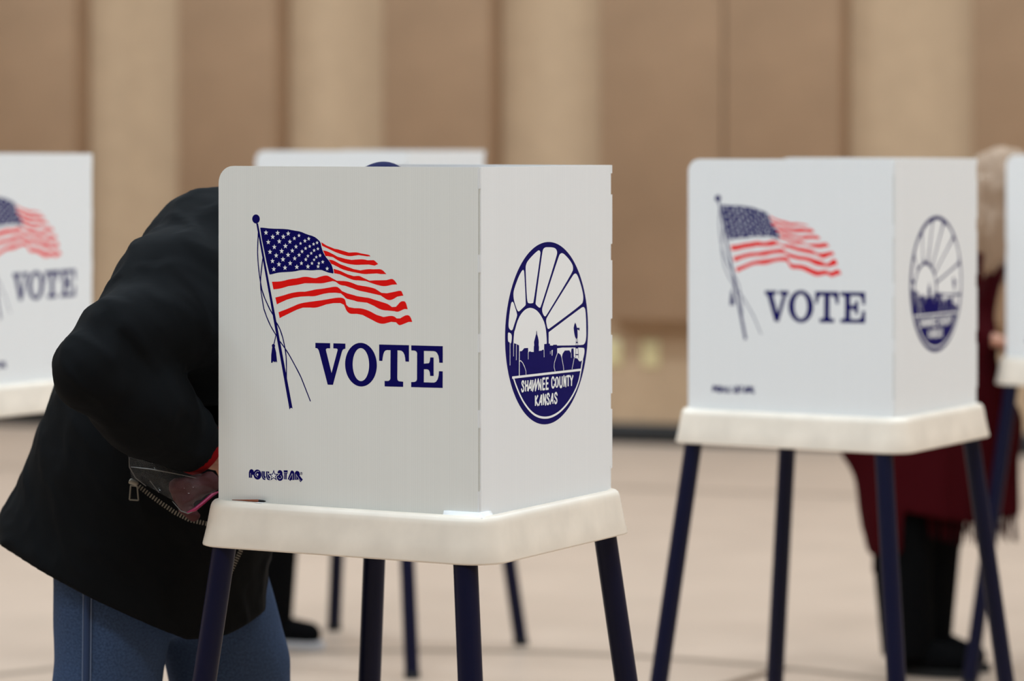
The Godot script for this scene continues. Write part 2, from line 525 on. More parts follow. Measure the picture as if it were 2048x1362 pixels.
func print_emblem(cell, skyline, lines) -> void:
	cell.fill(2, [1423,3834,1454,3815,1470,3696,1515,3270,1489,3249,1396,3213,1304,3174,1265,3166,1226,3184,1187,3229,1108,3350,1087,3450,1103,3512,1187,3632,1291,3752,1383,3823])
	cell.fill(2, [1968,4135,2013,4109,2021,4071,1780,3296,1754,3278,1608,3282,1568,3305,1542,3419,1502,3856,1515,3906,1568,3966,1741,4054,1901,4118])
	cell.fill(2, [2224,4174,2468,4164,2564,4136,2605,4090,2599,4034,2035,3209,1995,3192,1954,3203,1861,3248,1842,3281,2083,4100,2116,4150,2170,4169])
	cell.fill(2, [2770,4062,2852,4045,3046,3943,3158,3856,3177,3797,3158,3734,2224,3056,2183,3042,2143,3053,2089,3106,2075,3157,2089,3207,2660,4013,2715,4051])
	cell.fill(2, [3269,3707,3325,3683,3410,3584,3508,3425,3551,3307,3537,3231,3494,3181,2332,2836,2291,2831,2256,2852,2218,2949,2215,2987,2251,3035,3158,3670,3213,3700])
	cell.fill(2, [2305,2780,3466,3124,3537,3137,3593,3125,3627,3072,3650,2916,3658,2722,3656,2636,3638,2566,3595,2520,3525,2498,2612,2543,2305,2561,2305,2592,2305,2775])
	cell.fill(2, [1048,3337,1087,3324,1121,3282,1213,3135,1213,3092,1108,2954,1069,2888,1025,2872,965,2894,921,2939,939,3074,1004,3306])
	cell.fill(2, [943,2849,1043,2811,1023,2675,986,2669,954,2690,906,2704,903,2823,917,2845])
	cell.fill(1, [1661,3210,1794,3189,1927,3139,2062,3044,2170,2926,2218,2797,2237,2655,2238,2596,2238,2424,1091,2491,1091,2690,1101,2758,1123,2857,1147,2878,1213,2999,1318,3105,1449,3174,1555,3202])
	cell.fill(2, [2354,2523,3542,2459,3586,2437,3595,2384,3568,2314,3507,2214,3385,2213,3212,2264,2354,2315])
	skyline.fill(0, [1075,2354,1107,2666,1176,2651,1277,2622,1285,2526,1374,2524,1456,2566,1587,2562,1595,2492,1628,2498,1652,2508,1685,2491,1784,2485,1787,2574,1801,2589,1792,2644,1812,2681,1850,2749,1867,2771,1870,2810,1878,2833,1892,2809,1900,2766,1925,2729,1950,2674,1958,2634,1950,2588,1966,2556,1961,2493,2058,2493,2099,2506,2124,2504,2141,2476,2149,2593,2233,2593,2300,2594,2350,2588,2354,2464,2376,2474,2406,2469,2413,2390,2435,2389,2452,2513,2460,2564,2587,2559,2604,2544,2604,2418,2655,2417,2723,2388,2765,2330,2799,2399,2876,2446,3039,2439,3100,2389,3117,2467,3194,2463,3203,2320,3246,2301,3333,2288,3385,2245,3429,2231,3507,2246,3455,2114,2275,2140])
	skyline.fill(0, [3250,2890,3281,2863,3316,2798,3368,2797,3406,2793,3411,2749,3368,2759,3333,2773,3342,2669,3333,2622,3290,2612,3246,2651,3212,2724,3194,2804,3220,2858])
	skyline.line(14, [3290,2616,3264,2308])
	skyline.line(14, [3333,2614,3377,2286])
	skyline.line(20, [3272,2558,3350,2553])
	skyline.line(18, [3264,2467,3359,2462])
	skyline.line(18, [3255,2356,3368,2350])
	lines.line(15, [973,2677,973,2318])
	lines.line(13, [1091,2667,1091,2456])
	lines.line(15, [1188,2642,1185,2390])
	lines.line(24, [1291,2617,1285,2126])
	lines.line(15, [1592,2500,1592,2377])
	lines.line(15, [2138,2508,2141,2379])
	lines.line(10, [2359,2464,2359,2417])
	lines.line(14, [1293,2365,1334,2371,1399,2334,1464,2269,1513,2189,1513,2135])
	lines.line(14, [2612,2418,2553,2343,2502,2267,2490,2197,2528,2124])
	lines.line(14, [2757,2362,2799,2249,2825,2184,2834,2121])
	lines.line(14, [3212,2303,3177,2218,3134,2122])
	lines.line(12, [3108,2389,3108,2313])
	lines.line(38, [1043,2117,3455,2092])
	lines.line(36, [3516,2241,3458,2083,3385,1905,3238,1740,2988,1567,2697,1443,2409,1386,2158,1385,1908,1428,1694,1513,1480,1653,1317,1803,1172,1982,1083,2116])
	lines.ring([2590,1942,2661,1937,2590,2034,2590,1942,2612,1940,2590,2011])
	lines.line(36, [1443,1998,1435,2026,1412,2036,1383,2029,1373,2003,1391,1975,1423,1949,1444,1917,1435,1887,1407,1870,1378,1875,1363,1907])
	lines.line(36, [1500,2041,1497,1863])
	lines.line(36, [1497,1956,1575,1956])
	lines.line(36, [1579,2039,1570,1866])
	lines.line(36, [1682,2036,1582,1861])
	lines.line(36, [1687,2036,1697,1861])
	lines.line(36, [1620,1917,1694,1916])
	lines.line(36, [1748,2034,1743,1858,1842,2031,1839,1859,1936,2031,2033,1858,2029,2033])
	lines.line(36, [1951,1999,1950,1858])
	lines.line(36, [2174,2031,2096,2032,2096,1857,2174,1857])
	lines.line(36, [2096,1946,2166,1945])
	lines.line(36, [2297,2029,2216,2029,2216,1854,2297,1855])
	lines.line(36, [2216,1944,2288,1944])
	lines.line(36, [2494,1983,2480,2019,2452,2033,2423,2023,2409,1985,2409,1922,2418,1882,2443,1861,2477,1863,2499,1885,2502,1908])
	lines.line(36, [2697,2029,2694,1895,2711,1859,2736,1849,2765,1859,2779,1890,2782,2027])
	lines.line(36, [2846,1850,2842,2026,2911,1853,2911,2025])
	lines.line(36, [2941,2015,3048,2015])
	lines.line(36, [2995,2014,2995,1848])
	lines.line(36, [3065,2019,3118,1930,3170,2018])
	lines.line(36, [3118,1930,3113,1846])
	lines.line(36, [1839,1774,1839,1607])
	lines.line(36, [1925,1772,1845,1688,1933,1603])
	lines.line(36, [2049,1773,1955,1603])
	lines.line(36, [2054,1773,2054,1599])
	lines.line(36, [1991,1661,2054,1661])
	lines.line(36, [2116,1600,2114,1774,2191,1601,2191,1773])
	lines.line(36, [2322,1733,2308,1765,2280,1775,2250,1761,2241,1730,2267,1701,2305,1679,2319,1643,2305,1610,2275,1600,2245,1611,2236,1641])
	lines.line(36, [2438,1770,2354,1593])
	lines.line(36, [2443,1770,2452,1597])
	lines.line(36, [2388,1654,2448,1655])
	lines.line(36, [2595,1733,2578,1762,2550,1768,2522,1754,2514,1723,2536,1694,2575,1672,2595,1639,2578,1605,2550,1597,2522,1605,2509,1636])
	pass

func copy_booth(source: Node3D, at: Vector3, turn: float, label: String, tall := 1.0) -> Node3D:
	var c: Node3D = source.duplicate()
	c.name = numbered("voting_booth")
	add_child(c)
	c.position = at
	c.rotation.y = turn
	c.set_meta("label", label)
	c.scale = Vector3.ONE * tall
	return c

# ---------------------------------------------------------------- people
func head_bones(c: Vector3, up: Vector3, face: Vector3, s := 1.0) -> Array:
	var side := face.cross(up).normalized()
	var b := [
		[c - face * 0.012 * s, c + face * 0.006 * s + up * 0.012 * s, 0.088 * s, 0.086 * s, 0.03],
		[c + face * 0.030 * s - up * 0.02 * s, c + face * 0.056 * s - up * 0.092 * s, 0.062 * s, 0.036 * s, 0.04],
		[c + face * 0.094 * s - up * 0.004 * s, c + face * 0.108 * s - up * 0.036 * s, 0.008 * s, 0.014 * s, 0.014],
		[c + face * 0.078 * s - up * 0.070 * s + side * 0.016 * s, c + face * 0.078 * s - up * 0.070 * s - side * 0.016 * s, 0.012 * s, 0.012 * s, 0.008],
	]
	for e in [-1, 1]:
		b.append([c + side * e * 0.083 * s + up * 0.012 * s, c + side * e * 0.080 * s - up * 0.03 * s, 0.013 * s, 0.010 * s, 0.008])
		b.append([c + face * 0.083 * s + side * e * 0.02 * s + up * 0.016 * s, c + face * 0.072 * s + side * e * 0.048 * s + up * 0.014 * s, 0.014 * s, 0.014 * s, 0.012])
	return b

# palm, four fingers and a thumb; along = from wrist to knuckles, back = out of the back of the hand, thumb = towards the thumb side
func hand_bones(w: Vector3, along: Vector3, back: Vector3, thumb: Vector3, curl: float) -> Array:
	var b := []
	var reach := [0.066, 0.074, 0.070, 0.056]
	for i in 4:
		var off := thumb * (0.030 - 0.020 * i)
		var knuckle := w + along * (0.088 - 0.004 * absf(i - 1)) + off * 1.1
		b.append([w + along * 0.018 + off * 0.75, knuckle, 0.017, 0.012, 0.012])
		var d := along
		var p := knuckle
		for j in 3:
			d = d.rotated(thumb, curl * (0.55 + 0.25 * j)).normalized()
			var q: Vector3 = p + d * reach[i] * [0.5, 0.3, 0.25][j]
			b.append([p, q, 0.0095 - 0.001 * j, 0.0088 - 0.001 * j, 0.004])
			p = q
	var base := w + along * 0.03 + thumb * 0.028
	var mid := base + (along * 0.6 + thumb * 0.55 - back * 0.35).normalized() * 0.045
	b.append([w + along * 0.015 + thumb * 0.012, base, 0.018, 0.015, 0.012])
	b.append([base, mid, 0.0135, 0.0105, 0.008])
	b.append([mid, mid + (along * 0.9 - back * 0.3 - thumb * 0.2).normalized() * 0.03, 0.0105, 0.009, 0.004])
	return b

func strand(pts: Array, r0: float, r1: float, n := 6) -> ArrayMesh:
	var radii := []
	for i in pts.size(): radii.append(lerpf(r0, r1, float(i) / (pts.size() - 1)))
	return tube(pts, radii, n)

func shoe(heel: Vector3, toe: Vector3, ankle: Vector3, upper: Material, sole: Material, parent: Node3D, at: Vector3) -> void:
	var f := (toe - heel).normalized()
	var s := put("shoe", body([[heel + Vector3(0, 0.052, 0) + f * 0.045, heel + Vector3(0, 0.050, 0) + f * 0.12, 0.042, 0.045], [heel + Vector3(0, 0.048, 0) + f * 0.12, toe + Vector3(0, 0.042, 0) - f * 0.05, 0.045, 0.036], [ankle, heel + Vector3(0, 0.06, 0) + f * 0.055, 0.044, 0.046]], 0.007, 0.02, func(p, d): return maxf(d, 0.016 - p.y)), upper, parent)
	s.position = -at
	var ring := []
	var side := f.cross(Vector3.UP)
	for y in [0.001, 0.006, 0.022]:
		var pts := PackedVector3Array()
		var l := (toe - heel).length()
		for i in 28:
			var a := TAU * i / 28
			var w := (0.046 if cos(a) > 0 else 0.040) - (0.003 if y < 0.002 else 0.0)
			pts.append(heel + f * (l * 0.5 + cos(a) * (l * 0.5)) + side * sin(a) * w * (1.0 + 0.1 * cos(a)) + Vector3(0, y, 0))
		ring.append(pts)
	put("sole", loft(ring, true, true), sole, s)

func make_man() -> void:
	var at := Vector3(-0.60, 0, -5.74)
	var t := thing("person", "voter in a black jacket and blue jeans leaning over the nearest booth", "person", at)
	var fwd := Vector3(0.88, 0, 0.475)
	var right := Vector3(-0.475, 0, 0.88)
	# skin: head, neck, forearms and hands as one surface
	var head := Vector3(-0.222, 1.335, -5.535)
	var crown := (Vector3.UP * 0.72 + fwd * 0.69).normalized()
	var face := (fwd * 0.72 - Vector3.UP * 0.69).normalized()
	var wrist := seen(Vector3(407, 903, 5.452))
	var elbow := seen(Vector3(190, 738, 5.30))
	var l_wrist := Vector3(-0.27, 0.945, -5.63)
	var l_elbow := Vector3(-0.43, 1.03, -5.84)
	var bones := head_bones(head, crown, face)
	bones.append([head - crown * 0.05 - face * 0.02, Vector3(-0.42, 1.25, -5.63), 0.056, 0.065, 0.03])
	bones.append([Vector3(-0.42, 1.25, -5.63), Vector3(-0.50, 1.14, -5.66), 0.065, 0.1, 0.03])
	bones.append([Vector3(-0.50, 1.14, -5.66), Vector3(-0.58, 1.20, -5.5), 0.08, 0.05, 0.03])
	bones.append([Vector3(-0.58, 1.20, -5.5), elbow, 0.05, 0.04, 0.03])
	bones.append([elbow, wrist, 0.04, 0.029, 0.03])
	bones.append([Vector3(-0.50, 1.14, -5.66), Vector3(-0.40, 1.19, -5.78), 0.08, 0.05, 0.03])
	bones.append([Vector3(-0.40, 1.19, -5.78), l_elbow, 0.05, 0.04, 0.03])
	bones.append([l_elbow, l_wrist, 0.04, 0.028, 0.03])
	var along := (Vector3(0.80, -0.42, -0.34)).normalized()
	var thumb := along.cross(Vector3.UP).normalized() * -1.0
	var back := along.cross(thumb).normalized()
	if back.y < 0: back = -back
	bones.append_array(hand_bones(wrist + along * 0.01, along, back, thumb, -0.5))
	var along2 := (Vector3(0.7, -0.35, 0.35)).normalized()
	var thumb2 := along2.cross(Vector3.UP).normalized()
	bones.append_array(hand_bones(l_wrist, along2, Vector3.UP, thumb2, -0.35))
	var skin := put("body", body(bones, 0.005, 0.02), mats.skin, t)
	skin.position = -at
	# jacket
	var folds := FastNoiseLite.new()
	folds.seed = 5
	folds.frequency = 6.0
	folds.fractal_octaves = 3
	var creases := FastNoiseLite.new()
	creases.seed = 14
	creases.frequency = 9.0
	creases.fractal_type = FastNoiseLite.FRACTAL_RIDGED
	creases.fractal_octaves = 2
	var jb := [
		[Vector3(-0.505, 1.262, -5.65), Vector3(-0.53, 1.13, -5.67), 0.128, 0.165, 0.06],
		[Vector3(-0.53, 1.13, -5.67), Vector3(-0.60, 0.93, -5.73), 0.165, 0.205, 0.06],
		[Vector3(-0.60, 0.93, -5.73), Vector3(-0.668, 0.72, -5.75), 0.200, 0.215, 0.06],
		[Vector3(-0.655, 0.92, -5.74), Vector3(-0.785, 0.785, -5.75), 0.19, 0.118, 0.06],
		[Vector3(-0.56, 0.80, -5.74), Vector3(-0.572, 0.64, -5.74), 0.115, 0.125, 0.05],
		[Vector3(-0.505, 1.262, -5.65), Vector3(-0.40, 1.275, -5.60), 0.125, 0.080, 0.05],
		[Vector3(-0.50, 1.245, -5.60), Vector3(-0.562, 1.212, -5.50), 0.12, 0.114, 0.06],
		[Vector3(-0.562, 1.212, -5.50), elbow, 0.114, 0.064, 0.03],
		[seen(Vector3(240, 665, 5.33)), seen(Vector3(385, 640, 5.42)), 0.056, 0.066, 0.035],
		[elbow, elbow.lerp(wrist, 0.45) + Vector3(0, -0.002, 0), 0.064, 0.076, 0.02],
		[elbow.lerp(wrist, 0.45) + Vector3(0, -0.002, 0), wrist, 0.076, 0.050, 0.02],
		[Vector3(-0.45, 1.24, -5.68), Vector3(-0.39, 1.20, -5.79), 0.11, 0.095, 0.05],
		[Vector3(-0.39, 1.20, -5.79), l_elbow, 0.095, 0.06, 0.03],
		[l_elbow, l_wrist, 0.06, 0.044, 0.02],
	]
	var axis := (wrist - elbow).normalized()
	var l_axis := (l_wrist - l_elbow).normalized()
	var shaped := func(p: Vector3, d: float) -> float:
		if absf(d) < 0.05:
			# soft cloth: long slanting folds, tighter ones round the elbow
			var n := folds.get_noise_3d(p.x * 0.9 + p.y * 0.5, p.y * 0.45 - p.x * 0.3, p.z * 0.8)
			d += n * 0.007
			var c := creases.get_noise_3d(p.x * 0.75 + p.y * 0.7, p.y * 0.25 - p.x * 0.22, p.z * 0.8)
			d -= 0.006 * maxf(0.0, c - 0.15)
			var e := (p - elbow).length()
			d += 0.003 * sin(70.0 * (p - elbow).dot(axis) + 6.0 * n) * exp(-e * e / 0.02)
			var w := (p - wrist).length()
			d += 0.004 * sin(190.0 * (p - wrist).dot(axis)) * exp(-w * w / 0.006)
		# open hem: low at the middle, rising to the back and to the front
		var x := p.x + 0.53
		var hem := 0.627 + (0.10 * x * x + 0.44 * maxf(0.0, -x - 0.03) if x < 0.0 else 5.0 * x * x)
		d = maxf(d, hem - p.y + 0.10 * (p.z + 5.55))
		# open cuffs
		if (p - wrist).length() < 0.09: d = maxf(d, (p - wrist).dot(axis) + 0.016)
		if (p - l_wrist).length() < 0.09: d = maxf(d, (p - l_wrist).dot(l_axis) + 0.012)
		return d
	var jacket := put("jacket", body(jb, 0.0062, 0.04, shaped), mats.jacket, t)
	jacket.position = -at
	for e in [[wrist, axis, 0.0475], [l_wrist, l_axis, 0.041]]:
		var c := put("cuff", tube([e[0] - e[1] * 0.026, e[0] - e[1] * 0.014, e[0] + e[1] * 0.001, e[0] + e[1] * 0.003], [e[2], e[2] + 0.0005, e[2] - 0.003, e[2] - 0.009], 28), mats.red_cloth, jacket)
		c.set_meta("label", "red knit cuff")
	# jeans
	var hip_r := Vector3(-0.685, 0.78, -5.69)
	var hip_l := Vector3(-0.58, 0.78, -5.83)
	var jeans := put("jeans", body([
		[Vector3(-0.63, 0.84, -5.76), Vector3(-0.63, 0.76, -5.76), 0.16, 0.165],
		[hip_r, Vector3(-0.706, 0.534, -5.67), 0.120, 0.094], [Vector3(-0.706, 0.534, -5.67), Vector3(-0.705, 0.42, -5.66), 0.094, 0.086], [Vector3(-0.705, 0.42, -5.66), Vector3(-0.725, 0.07, -5.68), 0.086, 0.075],
		[hip_l, Vector3(-0.505, 0.534, -5.82), 0.118, 0.106], [Vector3(-0.505, 0.534, -5.82), Vector3(-0.480, 0.42, -5.81), 0.106, 0.094], [Vector3(-0.480, 0.42, -5.81), Vector3(-0.535, 0.07, -5.85), 0.094, 0.078],
	], 0.008, 0.012, func(p, d): return maxf(d + 0.005 * folds.get_noise_3d(p.x * 1.2, p.y * 0.6, p.z), 0.045 - p.y) if absf(d) < 0.1 else d), mats.denim, t)
	jeans.position = -at
	var seam := []
	var seam_r := []
	for i in 14:
		var y := 0.735 - i * 0.05
		seam.append(Vector3(-0.728 - 0.012 * (0.735 - y), y, -5.574 - 0.012 * (0.735 - y)))
		seam_r.append(0.0055)
	put("side_seam", tube(seam, seam_r, 8), mats.denim_dark, jeans)
	for s in [-1, 1]:
		var edge := []
		var edge_r := []
		for v in seam:
			edge.append(v + Vector3(0.0068 * s, 0, -0.0005 + 0.0012 * s))
			edge_r.append(0.0016)
		put("seam_edge", tube(edge, edge_r, 6), mats.denim_light, jeans)
	shoe(Vector3(-0.80, 0, -5.72), Vector3(-0.53, 0, -5.58), Vector3(-0.725, 0.10, -5.68), mats.black_cloth, mats.rubber, t, at)
	shoe(Vector3(-0.61, 0, -5.89), Vector3(-0.34, 0, -5.745), Vector3(-0.535, 0.10, -5.85), mats.black_cloth, mats.rubber, t, at)
	# cap
	var cap_bones := [[head - crown * 0.002 - face * 0.010, head + crown * 0.004 - face * 0.008, 0.0945, 0.0935, 0.01], [head + Vector3(0, 0.01, 0), Vector3(-0.2186, 1.399, -5.535), 0.080, 0.047, 0.012]]
	var cap := put("cap", body(cap_bones, 0.006, 0.02, func(p, d): return maxf(d, -(p - head).dot(crown) - 0.022 - 0.25 * (p - head).dot(face))), mats.navy_cloth, t)
	cap.position = -at
	put("hair", body([[head - face * 0.022 + crown * 0.004, head - face * 0.026 - crown * 0.03, 0.084, 0.072]], 0.006, 0.02, func(p, d): return maxf(d, (p - head).dot(face) - 0.012 + 0.3 * (p - head).dot(crown))), mats.grey_hair, t).position = -at
	var rim := []
	var sidev := face.cross(crown).normalized()
	for k in 2:
		var ring := PackedVector3Array()
		for i in 15:
			var a := lerpf(-1.15, 1.15, i / 14.0)
			ring.append(head + crown * (0.020 - 0.010 * k) + face * (0.088 * cos(a)) + sidev * 0.092 * sin(a))
		for i in 15:
			var a := lerpf(1.15, -1.15, i / 14.0)
			ring.append(head + crown * (0.004 - 0.010 * k) + face * (0.06 + 0.098 * cos(a)) + sidev * 0.088 * sin(a))
		rim.append(ring)
	put("cap_brim", loft(rim, true, true), mats.navy_cloth, cap)
	# pocket zipper on the jacket's side, and the open front zip
	var zp := [Vector3(272, 968, 5.505), Vector3(300, 990, 5.50), Vector3(325, 1008, 5.50), Vector3(350, 1025, 5.50), Vector3(380, 1040, 5.505), Vector3(412, 1047, 5.51), Vector3(430, 1048, 5.52)]
	put("zipper", zipper(zp, 31), mats.zip_metal, jacket).set_meta("label", "metal zipper teeth along the open pocket")
	put("front_zipper", zipper([Vector3(488, 1085, 5.56), Vector3(480, 1105, 5.56), Vector3(468, 1130, 5.555), Vector3(454, 1160, 5.55), Vector3(442, 1190, 5.55)], 22), mats.zip_metal, jacket)
	var pull := Node3D.new()
	pull.name = "zipper_pull"
	jacket.add_child(pull)
	var pc := seen(Vector3(268, 978, 5.492))
	var slide := put("slider", bevel_box(Vector3(0.016, 0.010, 0.007), 0.002), mats.zip_metal, pull)
	slide.transform = Transform3D(Basis(Vector3.BACK, -0.45), seen(Vector3(267, 965, 5.494)))
	var loop := []
	for v in [[-0.0055, 0.012], [-0.0075, -0.012], [0.0075, -0.013], [0.0055, 0.011]]: loop.append(pc + Vector3(v[0], v[1] - 0.006, 0))
	loop.append(loop[0])
	var parts := []
	for i in 4: parts.append(tube([loop[i], loop[i + 1]], [0.0013, 0.0013], 8))
	put("pull_loop", join(parts), mats.zip_metal, pull)

# a point given as pixel of the photograph's frame and distance
func seen(v: Vector3) -> Vector3:
	return Vector3((v.x - 1024.0) / FOCAL * v.z, EYE - (v.y - HORIZON) / FOCAL * v.z, -v.z)

func zipper(px: Array, n: int) -> ArrayMesh:
	var c := Curve3D.new()
	for v in px: c.add_point(seen(v))
	var st := SurfaceTool.new()
	var b := box(Vector3(0.0021, 0.0072, 0.003))
	var l := c.get_baked_length()
	for i in n:
		var s := l * (i + 0.5) / n
		var d := (c.sample_baked(minf(s + 0.002, l)) - c.sample_baked(maxf(s - 0.002, 0.0))).normalized()
		var up := Vector3.BACK.cross(d).normalized()
		st.append_from(b, 0, Transform3D(Basis(d, up, d.cross(up)), c.sample_baked(s)))
	return st.commit()

func make_woman() -> void:
	var at := Vector3(1.13, 0, -9.05)
	var t := thing("person", "voter with long fair hair in a fringed maroon poncho standing at the far booth", "person", at)
	var fwd := Vector3(0.87, 0, 0.49)
	var right := Vector3(-0.49, 0, 0.87)
	var head := Vector3(1.375, 1.322, -8.97)
	var up := (Vector3.UP * 0.86 + fwd * 0.5).normalized()
	var face := (fwd * 0.86 - Vector3.UP * 0.5).normalized()
	var wrist := Vector3(1.305, 0.935, -8.935)
	var elbow := Vector3(1.13, 1.00, -8.88)
	var bones := head_bones(head, up, face, 0.95)
	bones.append([head - up * 0.05 - face * 0.02, Vector3(1.25, 1.16, -9.02), 0.05, 0.07, 0.03])
	bones.append([Vector3(1.25, 1.16, -9.02), Vector3(1.22, 1.14, -8.90), 0.07, 0.05, 0.03])
	bones.append([Vector3(1.22, 1.14, -8.90), elbow, 0.045, 0.038, 0.03])
	bones.append([elbow, wrist, 0.036, 0.026, 0.03])
	var along := Vector3(0.95, -0.22, -0.12).normalized()
	bones.append_array(hand_bones(wrist, along, Vector3.UP, -along.cross(Vector3.UP).normalized(), -0.4))
	put("body", body(bones, 0.006, 0.02), mats.skin, t).position = -at
	# hair: a cap of long locks falling past the shoulder
	var locks := FastNoiseLite.new()
	locks.seed = 9
	locks.frequency = 18.0
	var hb := [[head + up * 0.014 - face * 0.020, head - face * 0.02, 0.110, 0.106, 0.03],
		[head - face * 0.045, Vector3(1.28, 1.21, -8.93), 0.095, 0.080, 0.04], [Vector3(1.28, 1.22, -8.92), Vector3(1.27, 1.145, -8.885), 0.075, 0.045, 0.04],
		[head + right * 0.06, Vector3(1.335, 1.17, -8.87), 0.065, 0.030, 0.03], [head - right * 0.06 - face * 0.03, Vector3(1.36, 1.12, -9.04), 0.065, 0.04, 0.03]]
	put("hair", body(hb, 0.008, 0.03, func(p, d): return (maxf(d + 0.02 * locks.get_noise_3d(p.x, p.y * 0.18, p.z), 0.062 - (head + face * 0.10 - p).length()) if absf(d) < 0.08 else d)), mats.hair, t).position = -at
	var strands := []
	rng.seed = 77
	for i in 38:
		var a := rng.randf_range(0.0, PI * 1.2) + 1.4
		var top := head + up * 0.10 - face * 0.02 + fwd * 0.06 * sin(a * 2.0) * 0.3
		var out := (right * cos(a - 2.0) - fwd * 0.6 * sin(a - 1.0)).normalized()
		var mid := head + out * 0.118 - face * 0.015
		var low := Vector3(1.295, 1.18 - rng.randf() * 0.08, -8.93) + out * 0.085 + fwd * rng.randf() * 0.03
		strands.append(strand([top, top.lerp(mid, 0.55) + out * 0.045 + up * 0.01, mid, mid.lerp(low, 0.6) + out * 0.012, low], 0.006, 0.003, 5))
	var st := put("hair_strands", join(strands), mats.hair_light, t)
	st.position = -at
	st.set_meta("kind", "stuff")
	# poncho
	var folds := FastNoiseLite.new()
	folds.seed = 21
	folds.frequency = 5.0
	var pb := [[Vector3(1.26, 1.17, -9.02), Vector3(1.14, 0.95, -9.05), 0.115, 0.185, 0.06], [Vector3(1.14, 0.95, -9.05), Vector3(1.155, 0.42, -9.03), 0.185, 0.168, 0.06],
		[Vector3(1.24, 1.15, -8.92), elbow, 0.09, 0.075, 0.04], [elbow, wrist - Vector3(0.02, 0, 0), 0.072, 0.05, 0.03],
		[Vector3(1.03, 0.85, -9.0), Vector3(0.985, 0.66, -8.98), 0.13, 0.065, 0.05], [Vector3(0.985, 0.66, -8.98), Vector3(1.055, 0.36, -8.97), 0.065, 0.055, 0.06],
		[Vector3(1.16, 0.9, -9.02), Vector3(1.33, 0.70, -9.0), 0.15, 0.07, 0.06], [Vector3(1.33, 0.70, -9.0), Vector3(1.365, 0.42, -9.0), 0.07, 0.045, 0.05]]
	var hem := func(x: float) -> float:
		if x < 1.075: return 0.335 + maxf(0.0, x - 1.06) * 2.0
		if x < 1.30: return 0.462 - (x - 1.075) * 0.17
		return 0.44
	put("poncho", body(pb, 0.011, 0.04, func(p, d): return maxf(d + (0.022 * folds.get_noise_3d(p.x * 1.6, p.y * 0.35, p.z * 1.6) if absf(d) < 0.08 else 0.0), hem.call(p.x) - p.y)), mats.poncho, t).position = -at
	var fringe := []
	for i in 90:
		var x := lerpf(1.00, 1.395, i / 89.0)
		var z := -8.975 + 0.13 * (0.0 if x < 1.08 or x > 1.3 else -sin((x - 1.08) / 0.22 * PI) * -0.6) - 0.02 * rng.randf()
		var y: float = hem.call(x) + 0.012
		if x > 1.08 and x < 1.31 and i % 2 == 0: z -= 0.20
		var sway := rng.randf_range(-0.012, 0.012)
		fringe.append(strand([Vector3(x, y, z), Vector3(x + sway * 0.5, y - 0.035, z), Vector3(x + sway, y - rng.randf_range(0.06, 0.085), z)], 0.0035, 0.002, 5))
	var fr := put("fringe", join(fringe), mats.poncho, t)
	fr.position = -at
	fr.set_meta("kind", "stuff")
	# trousers
	put("trousers", body([[Vector3(1.12, 0.85, -9.06), Vector3(1.12, 0.75, -9.06), 0.13, 0.13], [Vector3(1.08, 0.75, -9.05), Vector3(1.075, 0.42, -9.00), 0.08, 0.085], [Vector3(1.075, 0.42, -9.00), Vector3(1.095, 0.06, -8.99), 0.085, 0.072], [Vector3(1.15, 0.75, -9.12), Vector3(1.17, 0.42, -9.1), 0.10, 0.092], [Vector3(1.17, 0.42, -9.1), Vector3(1.155, 0.06, -9.13), 0.092, 0.078]], 0.011, 0.03, func(p, d): return maxf(d, 0.05 - p.y)), mats.black_cloth, t).position = -at
	shoe(Vector3(1.05, 0, -9.02), Vector3(1.285, 0, -8.93), Vector3(1.10, 0.1, -8.99), mats.black_cloth, mats.rubber, t, at)
	shoe(Vector3(1.11, 0, -9.16), Vector3(1.33, 0, -9.04), Vector3(1.17, 0.1, -9.13), mats.black_cloth, mats.rubber, t, at)

